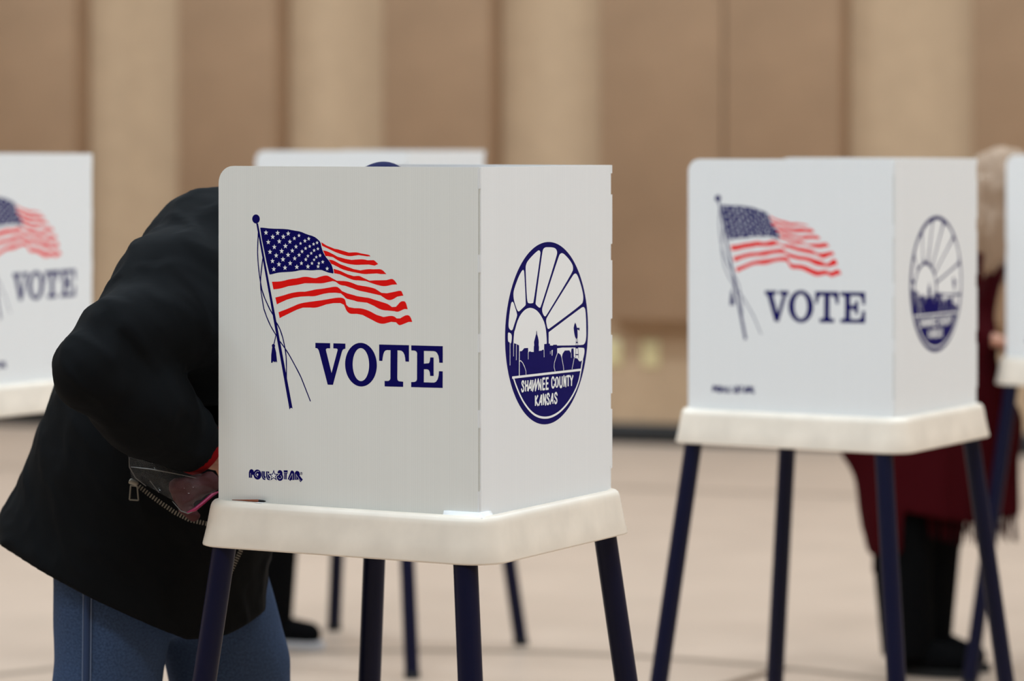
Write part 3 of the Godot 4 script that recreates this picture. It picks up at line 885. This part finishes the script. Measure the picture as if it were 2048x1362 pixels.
func make_far_voter() -> void:
	var at := Vector3(-0.74, 0, -9.56)
	var t := thing("person", "voter in black trousers and black shoes with pale soles behind the jacketed man", "person", at)
	var fwd := Vector3(0.88, 0, 0.475)
	var right := Vector3(-0.475, 0, 0.88)
	var head := Vector3(-0.50, 1.255, -9.44)
	var up := (Vector3.UP * 0.6 + fwd * 0.8).normalized()
	var face := (fwd * 0.6 - Vector3.UP * 0.8).normalized()
	var shoulder := Vector3(-0.64, 1.17, -9.50)
	var bones := head_bones(head, up, face)
	bones.append([head - up * 0.05, shoulder, 0.055, 0.08, 0.03])
	for s in [-1, 1]:
		var sh: Vector3 = shoulder + right * 0.15 * s
		var el: Vector3 = sh + Vector3(-0.02, -0.22, 0) + right * 0.04 * s
		var wr: Vector3 = Vector3(-0.56, 0.945, -9.46) + right * 0.09 * s
		bones.append([shoulder, sh, 0.07, 0.05, 0.03])
		bones.append([sh, el, 0.045, 0.04, 0.03])
		bones.append([el, wr, 0.038, 0.028, 0.03])
		var al := (fwd - Vector3.UP * 0.3).normalized()
		bones.append_array(hand_bones(wr, al, Vector3.UP, right * -s, -0.4 * -s))
	put("body", body(bones, 0.006, 0.02), mats.skin, t).position = -at
	var jb := [[shoulder, Vector3(-0.72, 0.98, -9.55), 0.12, 0.155, 0.05], [Vector3(-0.72, 0.98, -9.55), Vector3(-0.76, 0.78, -9.57), 0.155, 0.165, 0.05]]
	for s in [-1, 1]:
		var sh: Vector3 = shoulder + right * 0.15 * s
		var el: Vector3 = sh + Vector3(-0.02, -0.22, 0) + right * 0.04 * s
		var wr: Vector3 = Vector3(-0.58, 0.948, -9.47) + right * 0.09 * s
		jb.append([shoulder, sh, 0.1, 0.075, 0.04])
		jb.append([sh, el, 0.072, 0.055, 0.03])
		jb.append([el, wr, 0.055, 0.042, 0.03])
	put("sweater", body(jb, 0.012, 0.03, func(p, d): return maxf(d, 0.72 - p.y)), mats.grey_cloth, t).position = -at
	put("hair", body([[head + up * 0.012 - face * 0.018, head - face * 0.03, 0.098, 0.094]], 0.01, 0.03, func(p, d): return maxf(d, (p - head).dot(face) * 0.9 - (p - head).dot(up) - 0.02)), mats.brown_hair, t).position = -at
	put("trousers", body([[Vector3(-0.77, 0.86, -9.57), Vector3(-0.77, 0.78, -9.57), 0.14, 0.14],
		[Vector3(-0.74, 0.76, -9.50), Vector3(-0.70, 0.46, -9.46), 0.11, 0.088], [Vector3(-0.70, 0.46, -9.46), Vector3(-0.715, 0.06, -9.50), 0.088, 0.072],
		[Vector3(-0.79, 0.76, -9.64), Vector3(-0.84, 0.46, -9.65), 0.11, 0.088], [Vector3(-0.84, 0.46, -9.65), Vector3(-0.90, 0.06, -9.68), 0.088, 0.075]], 0.012, 0.03, func(p, d): return maxf(d, 0.05 - p.y)), mats.black_cloth, t).position = -at
	shoe(Vector3(-0.80, 0, -9.55), Vector3(-0.545, 0, -9.44), Vector3(-0.715, 0.10, -9.50), mats.black_cloth, mats.pale_sole, t, at)
	shoe(Vector3(-0.98, 0, -9.72), Vector3(-0.73, 0, -9.63), Vector3(-0.90, 0.10, -9.68), mats.black_cloth, mats.pale_sole, t, at)

# ---------------------------------------------------------------- scene
func _ready() -> void:
	# camera
	var cam := Camera3D.new()
	cam.name = "camera"
	var lens := CameraAttributesPhysical.new()
	lens.frustum_focal_length = 113.0
	lens.frustum_near = 0.1
	lens.frustum_far = 100.0
	lens.frustum_focus_distance = 5.28
	lens.exposure_aperture = 2.8
	cam.attributes = lens
	add_child(cam)
	cam.set_frustum(1362.0 / FOCAL * 0.1, Vector2(0, -(681.0 - HORIZON) / FOCAL * 0.1), 0.1, 100.0)
	cam.position = Vector3(0, EYE, 0)
	cam.current = true
	# surroundings: a closed hall, lit only by its ceiling lights
	var env := Environment.new()
	env.background_mode = Environment.BG_COLOR
	env.background_color = Color.BLACK
	env.tonemap_mode = Environment.TONE_MAPPER_LINEAR
	env.tonemap_exposure = 1.0
	env.sdfgi_enabled = true
	env.ssao_enabled = true
	env.ssil_enabled = true
	var we := WorldEnvironment.new()
	we.name = "surroundings"
	we.environment = env
	add_child(we)
	make_materials()
	make_lights()
	make_room()
	# booths
	var phi := deg_to_rad(-28.4)
	var first := make_booth("nearest white voting booth, in sharp focus, with the black jacketed voter leaning over it")
	first.position = Vector3(-0.1572, 0, -5.4402)
	first.rotation.y = phi
	copy_booth(first, Vector3(0.7172, 0, -7.2413), deg_to_rad(-30.2), "whole white voting booth with blurred flag and emblem, between nearest booth and maroon poncho")
	copy_booth(first, Vector3(-1.371, 0, -8.007), deg_to_rad(59.0), "white voting booth behind the black jacket, only half its flag in view", 1.005)
	copy_booth(first, Vector3(-0.406, 0, -9.375), deg_to_rad(-27.0), "voting booth hidden behind the nearest one, white top strip and dark legs showing", 1.007)
	copy_booth(first, Vector3(1.672, 0, -8.93), deg_to_rad(-29.0), "voting booth cut off by the photo's edge, where the maroon poncho voter stands")
	# the nearest booth alone: slightly darker, yellower flag panel and a white strip at the foot of the fold
	var hw := PANEL_W / 2
	var hd := PANEL_D / 2
	for c in first.get_children():
		if c.has_meta("label") and str(c.get_meta("label")).begins_with("flag"): c.material_override = mats.sheet_tinted
	var strip := PackedVector3Array()
	var strip_top := PackedVector3Array()
	for v in [[-0.064, 0.0032], [-0.03, 0.0034], [-0.004, 0.0044], [0.004, 0.0020], [0.0046, -0.012], [0.0044, -0.028], [0.0034, -0.028], [0.0034, -0.012], [0.0026, 0.001], [-0.006, 0.0030], [-0.03, 0.0024], [-0.064, 0.0022]]:
		strip.append(Vector3(hw + v[0] + (0.004 if v[0] > 0.0 else 0.0), TRAY_Y - 0.002, hd + v[1] + (0.0050 if v[0] < 0.004 and v[1] > 0.0 else 0.0)))
		strip_top.append(Vector3(hw + v[0] - 0.001, TRAY_Y + 0.0058, hd + v[1] - 0.0012))
	put("corner_strip", loft([strip, strip_top], true, true), mats.white_paper, first).set_meta("label", "small white strip at the foot of the fold")
	make_man()
	make_woman()
	make_far_voter()
	make_small_things()

func make_materials() -> void:
	var tray := mat("tray plastic", Color(0.945, 0.892, 0.828), 0.36)
	tray.albedo_texture = speckle(3, 0.006, 0.93)
	tray.uv1_triplanar = true
	tray.uv1_scale = Vector3.ONE * 3.0
	mats.tray = tray
	mats.leg = mat("navy leg paint", Color(0.040, 0.048, 0.155), 0.42, 0.3)
	mats.rubber = mat("black rubber", Color(0.07, 0.07, 0.075), 0.8)
	# fluted plastic sheet: faint upright flutes
	var flutes := Image.create(512, 4, false, Image.FORMAT_RGB8)
	rng.seed = 4
	for x in 512:
		var v := 0.975 + 0.02 * sin(x * TAU / 8.0) * rng.randf() * 0.5 + rng.randf_range(-0.006, 0.006)
		for y in 4: flutes.set_pixel(x, y, Color(v, v, v))
	var ft := ImageTexture.create_from_image(flutes)
	for e in [["sheet", Color(0.935, 0.932, 0.93)], ["sheet_tinted", Color(0.93, 0.926, 0.905)]]:
		var m := mat(e[0], e[1], 0.5, 0.4)
		m.albedo_texture = ft
	mats.sheet_plain = mat("white print", Color(0.935, 0.932, 0.93), 0.5, 0.4)
	mats.navy_ink = mat("navy ink", Color(0.06, 0.045, 0.35), 0.5, 0.15)
	mats.red_ink = mat("red ink", Color(0.92, 0.10, 0.085), 0.5, 0.15)
	mats.slot_shade = mat("painted slot shade", Color(0.66, 0.645, 0.60), 0.7)  # grey-tan tone painted in for the shade inside the fold slots
	mats.white_paper = mat("white paper", Color(0.97, 0.97, 0.97), 0.7)
	var jacket := mat("black jacket cloth", Color(0.066, 0.070, 0.076), 0.85, 0.16)
	mats.jacket = jacket
	mats.red_cloth = mat("red knit", Color(0.52, 0.04, 0.055), 0.9, 0.2)
	var denim := mat("denim", Color(0.265, 0.335, 0.46), 0.9, 0.2)
	denim.albedo_texture = speckle(12, 0.06, 0.70, 512, 4)
	denim.uv1_triplanar = true
	denim.uv1_scale = Vector3.ONE * 5.5
	mats.denim = denim
	mats.denim_dark = mat("denim seam", Color(0.20, 0.25, 0.36), 0.9, 0.2)
	mats.denim_light = mat("denim seam edge", Color(0.40, 0.45, 0.55), 0.9, 0.2)
	mats.skin = mat("skin", Color(0.80, 0.58, 0.48), 0.55)
	mats.skin.subsurf_scatter_enabled = true
	mats.skin.subsurf_scatter_strength = 0.1
	mats.navy_cloth = mat("navy cap cloth", Color(0.085, 0.095, 0.24), 0.85, 0.2)
	mats.zip_metal = mat("zipper metal", Color(0.50, 0.48, 0.44), 0.45)
	mats.zip_metal.metallic = 0.6
	mats.black_cloth = mat("black cloth", Color(0.045, 0.045, 0.048), 0.9, 0.12)
	mats.grey_cloth = mat("grey sweater", Color(0.22, 0.22, 0.24), 0.95, 0.2)
	mats.brown_hair = mat("brown hair", Color(0.28, 0.2, 0.14), 0.6)
	mats.grey_hair = mat("grey hair", Color(0.42, 0.40, 0.38), 0.7)
	mats.pale_sole = mat("pale sole", Color(0.72, 0.71, 0.72), 0.7)
	mats.hair = mat("fair hair", Color(0.57, 0.46, 0.365), 0.6)
	mats.hair_light = mat("pale hair", Color(0.82, 0.73, 0.65), 0.55)
	mats.poncho = mat("maroon knit", Color(0.225, 0.036, 0.055), 0.95, 0.15)
	var film := mat("clear film", Color(1, 1, 1, 0.01), 0.06, 0.15)
	film.transparency = BaseMaterial3D.TRANSPARENCY_ALPHA
	film.cull_mode = BaseMaterial3D.CULL_DISABLED
	mats.film = film
	mats.film_glint = mat("film glint", Color(0.40, 0.39, 0.38), 0.25, 0.6)  # opaque grey that paints highlights onto the bag
	mats.pink = mat("pink zip strip", Color(0.56, 0.055, 0.27), 0.4)
	mats.dark_red = mat("dark red cloth", Color(0.24, 0.045, 0.05), 0.8)
	mats.pen_wood = mat("brown pen barrel", Color(0.50, 0.24, 0.11), 0.45)
	mats.outlet = mat("almond plastic", Color(0.90, 0.84, 0.64), 0.4)
	# the room
	var floor_m := mat("tan gym floor", Color(0.725, 0.637, 0.567), 0.42, 0.4)
	floor_m.albedo_texture = speckle(31, 0.008, 0.95, 512, 3)
	floor_m.uv1_triplanar = true
	floor_m.uv1_world_triplanar = true
	floor_m.uv1_scale = Vector3.ONE * 0.4
	mats.floor = floor_m
	mats.court = mat("grey court paint", Color(0.50, 0.435, 0.38), 0.42, 0.4)
	mats.strip_brown = mat("brown floor strip", Color(0.36, 0.29, 0.23), 0.42, 0.4)
	var beige := mat("beige wall paint", Color(0.75, 0.635, 0.515), 0.8, 0.3)
	beige.albedo_texture = speckle(41, 0.01, 0.96, 512, 3)
	beige.uv1_triplanar = true
	mats.beige = beige
	var brown := mat("brown wall panel", Color(0.685, 0.562, 0.452), 0.9, 0.2)
	brown.albedo_texture = speckle(43, 0.004, 0.93, 512, 3)
	brown.uv1_triplanar = true
	mats.brown = brown
	mats.ceiling = mat("off-white ceiling", Color(0.86, 0.85, 0.82), 0.9, 0.2)
	mats.base = mat("black baseboard", Color(0.10, 0.095, 0.095), 0.6)
	mats.fitting = mat("white fitting", Color(0.9, 0.9, 0.9), 0.5)
	var glow := mat("light diffuser", Color(1, 1, 1), 0.5)
	glow.emission_enabled = true
	glow.emission = Color(0.808, 0.880, 0.930)
	glow.emission_energy_multiplier = 3.0
	mats.glow = glow

func hall(q: float, y: float, n: float) -> Vector3:
	# a point of the hall: q along the back wall, n out from it
	return WALL_AT + Vector3(cos(WALL_TURN), 0, sin(WALL_TURN)) * q + Vector3(-sin(WALL_TURN), 0, cos(WALL_TURN)) * n + Vector3(0, y, 0)

func make_lights() -> void:
	for row in 4:
		for col in 5:
			var at := hall(-6.0 + 3.6 * col, LAMP_Y, 2.0 + 4.1 * row)
			var t := thing("ceiling_light", "long white ceiling light panel high above the gym floor, out of the picture", "ceiling light", at, -WALL_TURN, "ceiling lights above the gym")
			put("frame", bevel_box(Vector3(1.9, 0.09, 0.7), 0.01), mats.fitting, t).position.y = 0.05
			put("diffuser", bevel_box(Vector3(1.8, 0.02, 0.6), 0.005), mats.glow, t).position.y = -0.002
			var l := AreaLight3D.new()
			l.name = "lamp"
			l.area_size = Vector2(1.8, 0.6)
			l.light_energy = 14.3
			l.light_color = Color(0.808, 0.880, 0.930)
			l.area_range = 40.0
			l.shadow_enabled = true
			l.rotation.x = -PI / 2
			l.position.y = -0.03
			t.add_child(l)

func make_room() -> void:
	var turn := -WALL_TURN
	var fl := struct("floor", box(Vector3(24, 0.2, 26)), mats.floor)
	fl.position = hall(0, -0.1, 12.0)
	fl.rotation.y = turn
	var ce := struct("ceiling", box(Vector3(24, 0.2, 26)), mats.ceiling)
	ce.position = hall(0, LAMP_Y + 0.2, 12.0)
	ce.rotation.y = turn
	for e in [["wall_back", 0.0, -0.1, 24.0, 0.2], ["wall_front", 0.0, 24.9, 24.0, 0.2], ["wall_left", -11.9, 12.4, 0.2, 24.8], ["wall_right", 11.9, 12.4, 0.2, 24.8]]:
		var w := struct(e[0], box(Vector3(e[3], LAMP_Y + 0.1, e[4])), mats.beige)
		w.position = hall(e[1], (LAMP_Y + 0.1) / 2, e[2])
		w.rotation.y = turn
		if e[0] == "wall_back":
			# padded brown panels standing 0.2 m proud of the wall
			for s in [[-5.22, -4.66], [-4.10, -3.545], [-3.535, -2.979], [-2.407, -1.880], [-1.310, -0.754], [-0.194, 0.415], [0.421, 0.988], [1.609, 2.19], [2.196, 2.77], [3.39, 3.95]]:
				var p := put("acoustic_panel", bevel_box(Vector3(s[1] - s[0], 5.6, 0.2), 0.012), mats.brown, w)
				p.position = Vector3((s[0] + s[1]) / 2, 0.612 + 2.8 - (LAMP_Y + 0.1) / 2, 0.2)
	var bb := struct("baseboard_back", bevel_box(Vector3(23.6, 0.10, 0.016), 0.004), mats.base)
	bb.position = hall(0, 0.05, 0.008)
	bb.rotation.y = turn
	# painted court circle and baseline, and a dark brown diagonal strip
	var arc := []
	for r in [1.805, 1.855]:
		var ring := PackedVector3Array()
		for i in 97: ring.append(Vector3(-0.25 + r * cos(TAU * i / 96), 0.0006, -7.59 + r * sin(TAU * i / 96)))
		arc.append(ring)
	var lines := [[loft(arc, false, false, false), mats.court]]
	for e in [[Vector3(0.76, 0, -9.10), Vector3(0.10, 0, -8.10), 0.045, mats.strip_brown], [hall(-9, 0, 1.95), hall(9, 0, 1.95), 0.06, mats.court]]:
		var a: Vector3 = e[0]
		var b: Vector3 = e[1]
		var s := (b - a).normalized().cross(Vector3.UP) * float(e[2]) / 2
		var y := Vector3(0, 0.0006, 0)
		lines.append([loft([PackedVector3Array([a - s + y, a + s + y]), PackedVector3Array([b - s + y, b + s + y])], false, false, false), e[3]])
	for e in lines:
		var o := put("floor_line", e[0], e[1], fl)
		o.transform = fl.transform.affine_inverse()

func make_small_things() -> void:
	# outlets on the back wall under the wide brown panel
	for e in [[0.005, "almond outlet plate on the back wall, in clear view between two booths"], [-0.187, "almond outlet plate on the back wall, half hidden by the nearest booth's emblem panel"]]:
		var o := thing("wall_outlet", e[1], "outlet", hall(e[0], 0.44, 0.0), -WALL_TURN, "outlets on the back wall")
		put("plate", bevel_box(Vector3(0.085, 0.13, 0.012), 0.004), mats.outlet, o).position.z = 0.006
		for s in [-1, 1]:
			put("socket", bevel_box(Vector3(0.035, 0.03, 0.006), 0.003), mats.outlet, o).position = Vector3(0, 0.03 * s, 0.013)
	# pen lying on the rim below the flag panel
	var ex := Vector3(cos(deg_to_rad(28.4)), 0, sin(deg_to_rad(28.4)))
	var ez := Vector3(-ex.z, 0, ex.x)
	var mid := Vector3(-0.1572, 0, -5.4402)
	var pen_at := func(u: float, y: float, o: float) -> Vector3: return mid + ex * (-PANEL_W / 2 + u) + ez * (PANEL_D / 2 + o) + Vector3(0, TRAY_Y + y, 0)
	var base: Vector3 = pen_at.call(0.05, 0.004, 0.010)
	var pen := thing("pen", "thin brown pen lying on the tray rim under the flag panel of the nearest booth", "pen", base)
	put("barrel", tube([pen_at.call(0.030, 0.0018, 0.0050) - base, pen_at.call(0.045, 0.0022, 0.0056) - base, pen_at.call(0.080, 0.0031, 0.0062) - base, pen_at.call(0.083, 0.0031, 0.0062) - base], [0.0006, 0.0009, 0.0024, 0.0020], 14), mats.pen_wood, pen)
	put("tip", tube([pen_at.call(0.083, 0.0031, 0.0062) - base, pen_at.call(0.092, 0.0031, 0.0062) - base, pen_at.call(0.096, 0.0031, 0.0062) - base], [0.0022, 0.0018, 0.0006], 12), mats.rubber, pen)
	var slip := thing("paper_slip", "tiny white paper corner on the tray rim beside the pen tip", "paper", pen_at.call(0.088, 0.0008, 0.012))
	put("sheet", box(Vector3(0.014, 0.0006, 0.008)), mats.white_paper, slip).rotation.y = deg_to_rad(-28.4)
	# clear zip bag tucked under the sleeve
	make_bag()

func make_bag() -> void:
	var at := seen(Vector3(345, 975, 5.43))
	var t := thing("zip_bag", "crumpled clear plastic zip bag with a pink strip hanging under the black sleeve", "plastic bag", at)
	var crumple := FastNoiseLite.new()
	crumple.seed = 8
	crumple.frequency = 15.0
	crumple.fractal_octaves = 2
	# corners in the frame of the picture's pixels and depth: upper edge under the sleeve, lower edge drooping to the tray
	var top := [Vector3(257, 912, 5.455), Vector3(300, 925, 5.425), Vector3(350, 935, 5.405), Vector3(395, 945, 5.40), Vector3(433, 960, 5.41)]
	var low := [Vector3(262, 955, 5.46), Vector3(300, 975, 5.44), Vector3(345, 1000, 5.40), Vector3(375, 1030, 5.375), Vector3(430, 992, 5.40)]
	for layer in 2:
		var rings := []
		for j in 15:
			var ring := PackedVector3Array()
			for i in 33:
				var u := i / 32.0 * 4.0
				var k := mini(int(u), 3)
				var a: Vector3 = top[k].lerp(top[k + 1], u - k)
				var b: Vector3 = low[k].lerp(low[k + 1], u - k)
				var p := seen(a.lerp(b, j / 14.0))
				var puff := sin(PI * j / 14.0) * sin(PI * i / 32.0)
				p.z += (0.014 * puff if layer == 0 else -0.010 * puff) + crumple.get_noise_3d(p.x, p.y * 1.6, layer * 3.0) * 0.022 * (0.25 + puff)
				p.y += crumple.get_noise_3d(p.x * 1.4, 7.0 + layer, p.y) * 0.006 * puff
				ring.append(p - at)
			rings.append(ring)
		put("film", loft(rings, false, false, false), mats.film, t)
	var edges := []
	for px in [[Vector3(258, 914, 5.452), Vector3(259, 934, 5.450), Vector3(272, 956, 5.446), Vector3(292, 972, 5.436)], [Vector3(262, 934, 5.448), Vector3(300, 938, 5.425), Vector3(345, 946, 5.40), Vector3(392, 956, 5.392)], [Vector3(300, 962, 5.43), Vector3(318, 985, 5.415)], [Vector3(345, 1003, 5.39), Vector3(362, 1022, 5.372), Vector3(376, 1027, 5.370), Vector3(394, 1020, 5.372)]]:
		var path := []
		var wide := []
		for v in px:
			path.append(seen(v) - at)
			wide.append(0.0006 if path.size() == 1 or path.size() == px.size() else 0.0010)
		edges.append(tube(path, wide, 6))
	for e in edges: put("edge_glint", e, mats.film_glint, t)  # thin grey tubes painted in as highlights along the borders and creases
	var zip := []
	var w := []
	for v in [Vector3(374, 1026, 5.372), Vector3(390, 1019, 5.372), Vector3(408, 1004, 5.38), Vector3(424, 990, 5.39), Vector3(436, 984, 5.40)]:
		zip.append(seen(v) - at)
		w.append(0.0016 if zip.size() == 1 or zip.size() == 5 else 0.0032)
	put("zip_strip", tube(zip, w, 8), mats.pink, t)
	var wad := thing("wallet", "dark red cloth item showing through the clear zip bag", "wallet", seen(Vector3(382, 985, 5.402)))
	var c := Vector3.ZERO
	var crease := FastNoiseLite.new()
	crease.seed = 3
	crease.frequency = 22.0
	put("cloth", body([[c + Vector3(-0.022, 0.010, 0), c + Vector3(0.03, 0.016, -0.01), 0.014, 0.016], [c + Vector3(-0.012, -0.008, 0), c + Vector3(0.018, 0.004, -0.008), 0.014, 0.012], [c + Vector3(-0.008, -0.024, 0.0), c + Vector3(0.006, -0.042, -0.004), 0.012, 0.009]], 0.003, 0.012, func(p, d): return d + 0.006 * crease.get_noise_3d(p.x, p.y * 1.8, p.z)), mats.dark_red, wad)
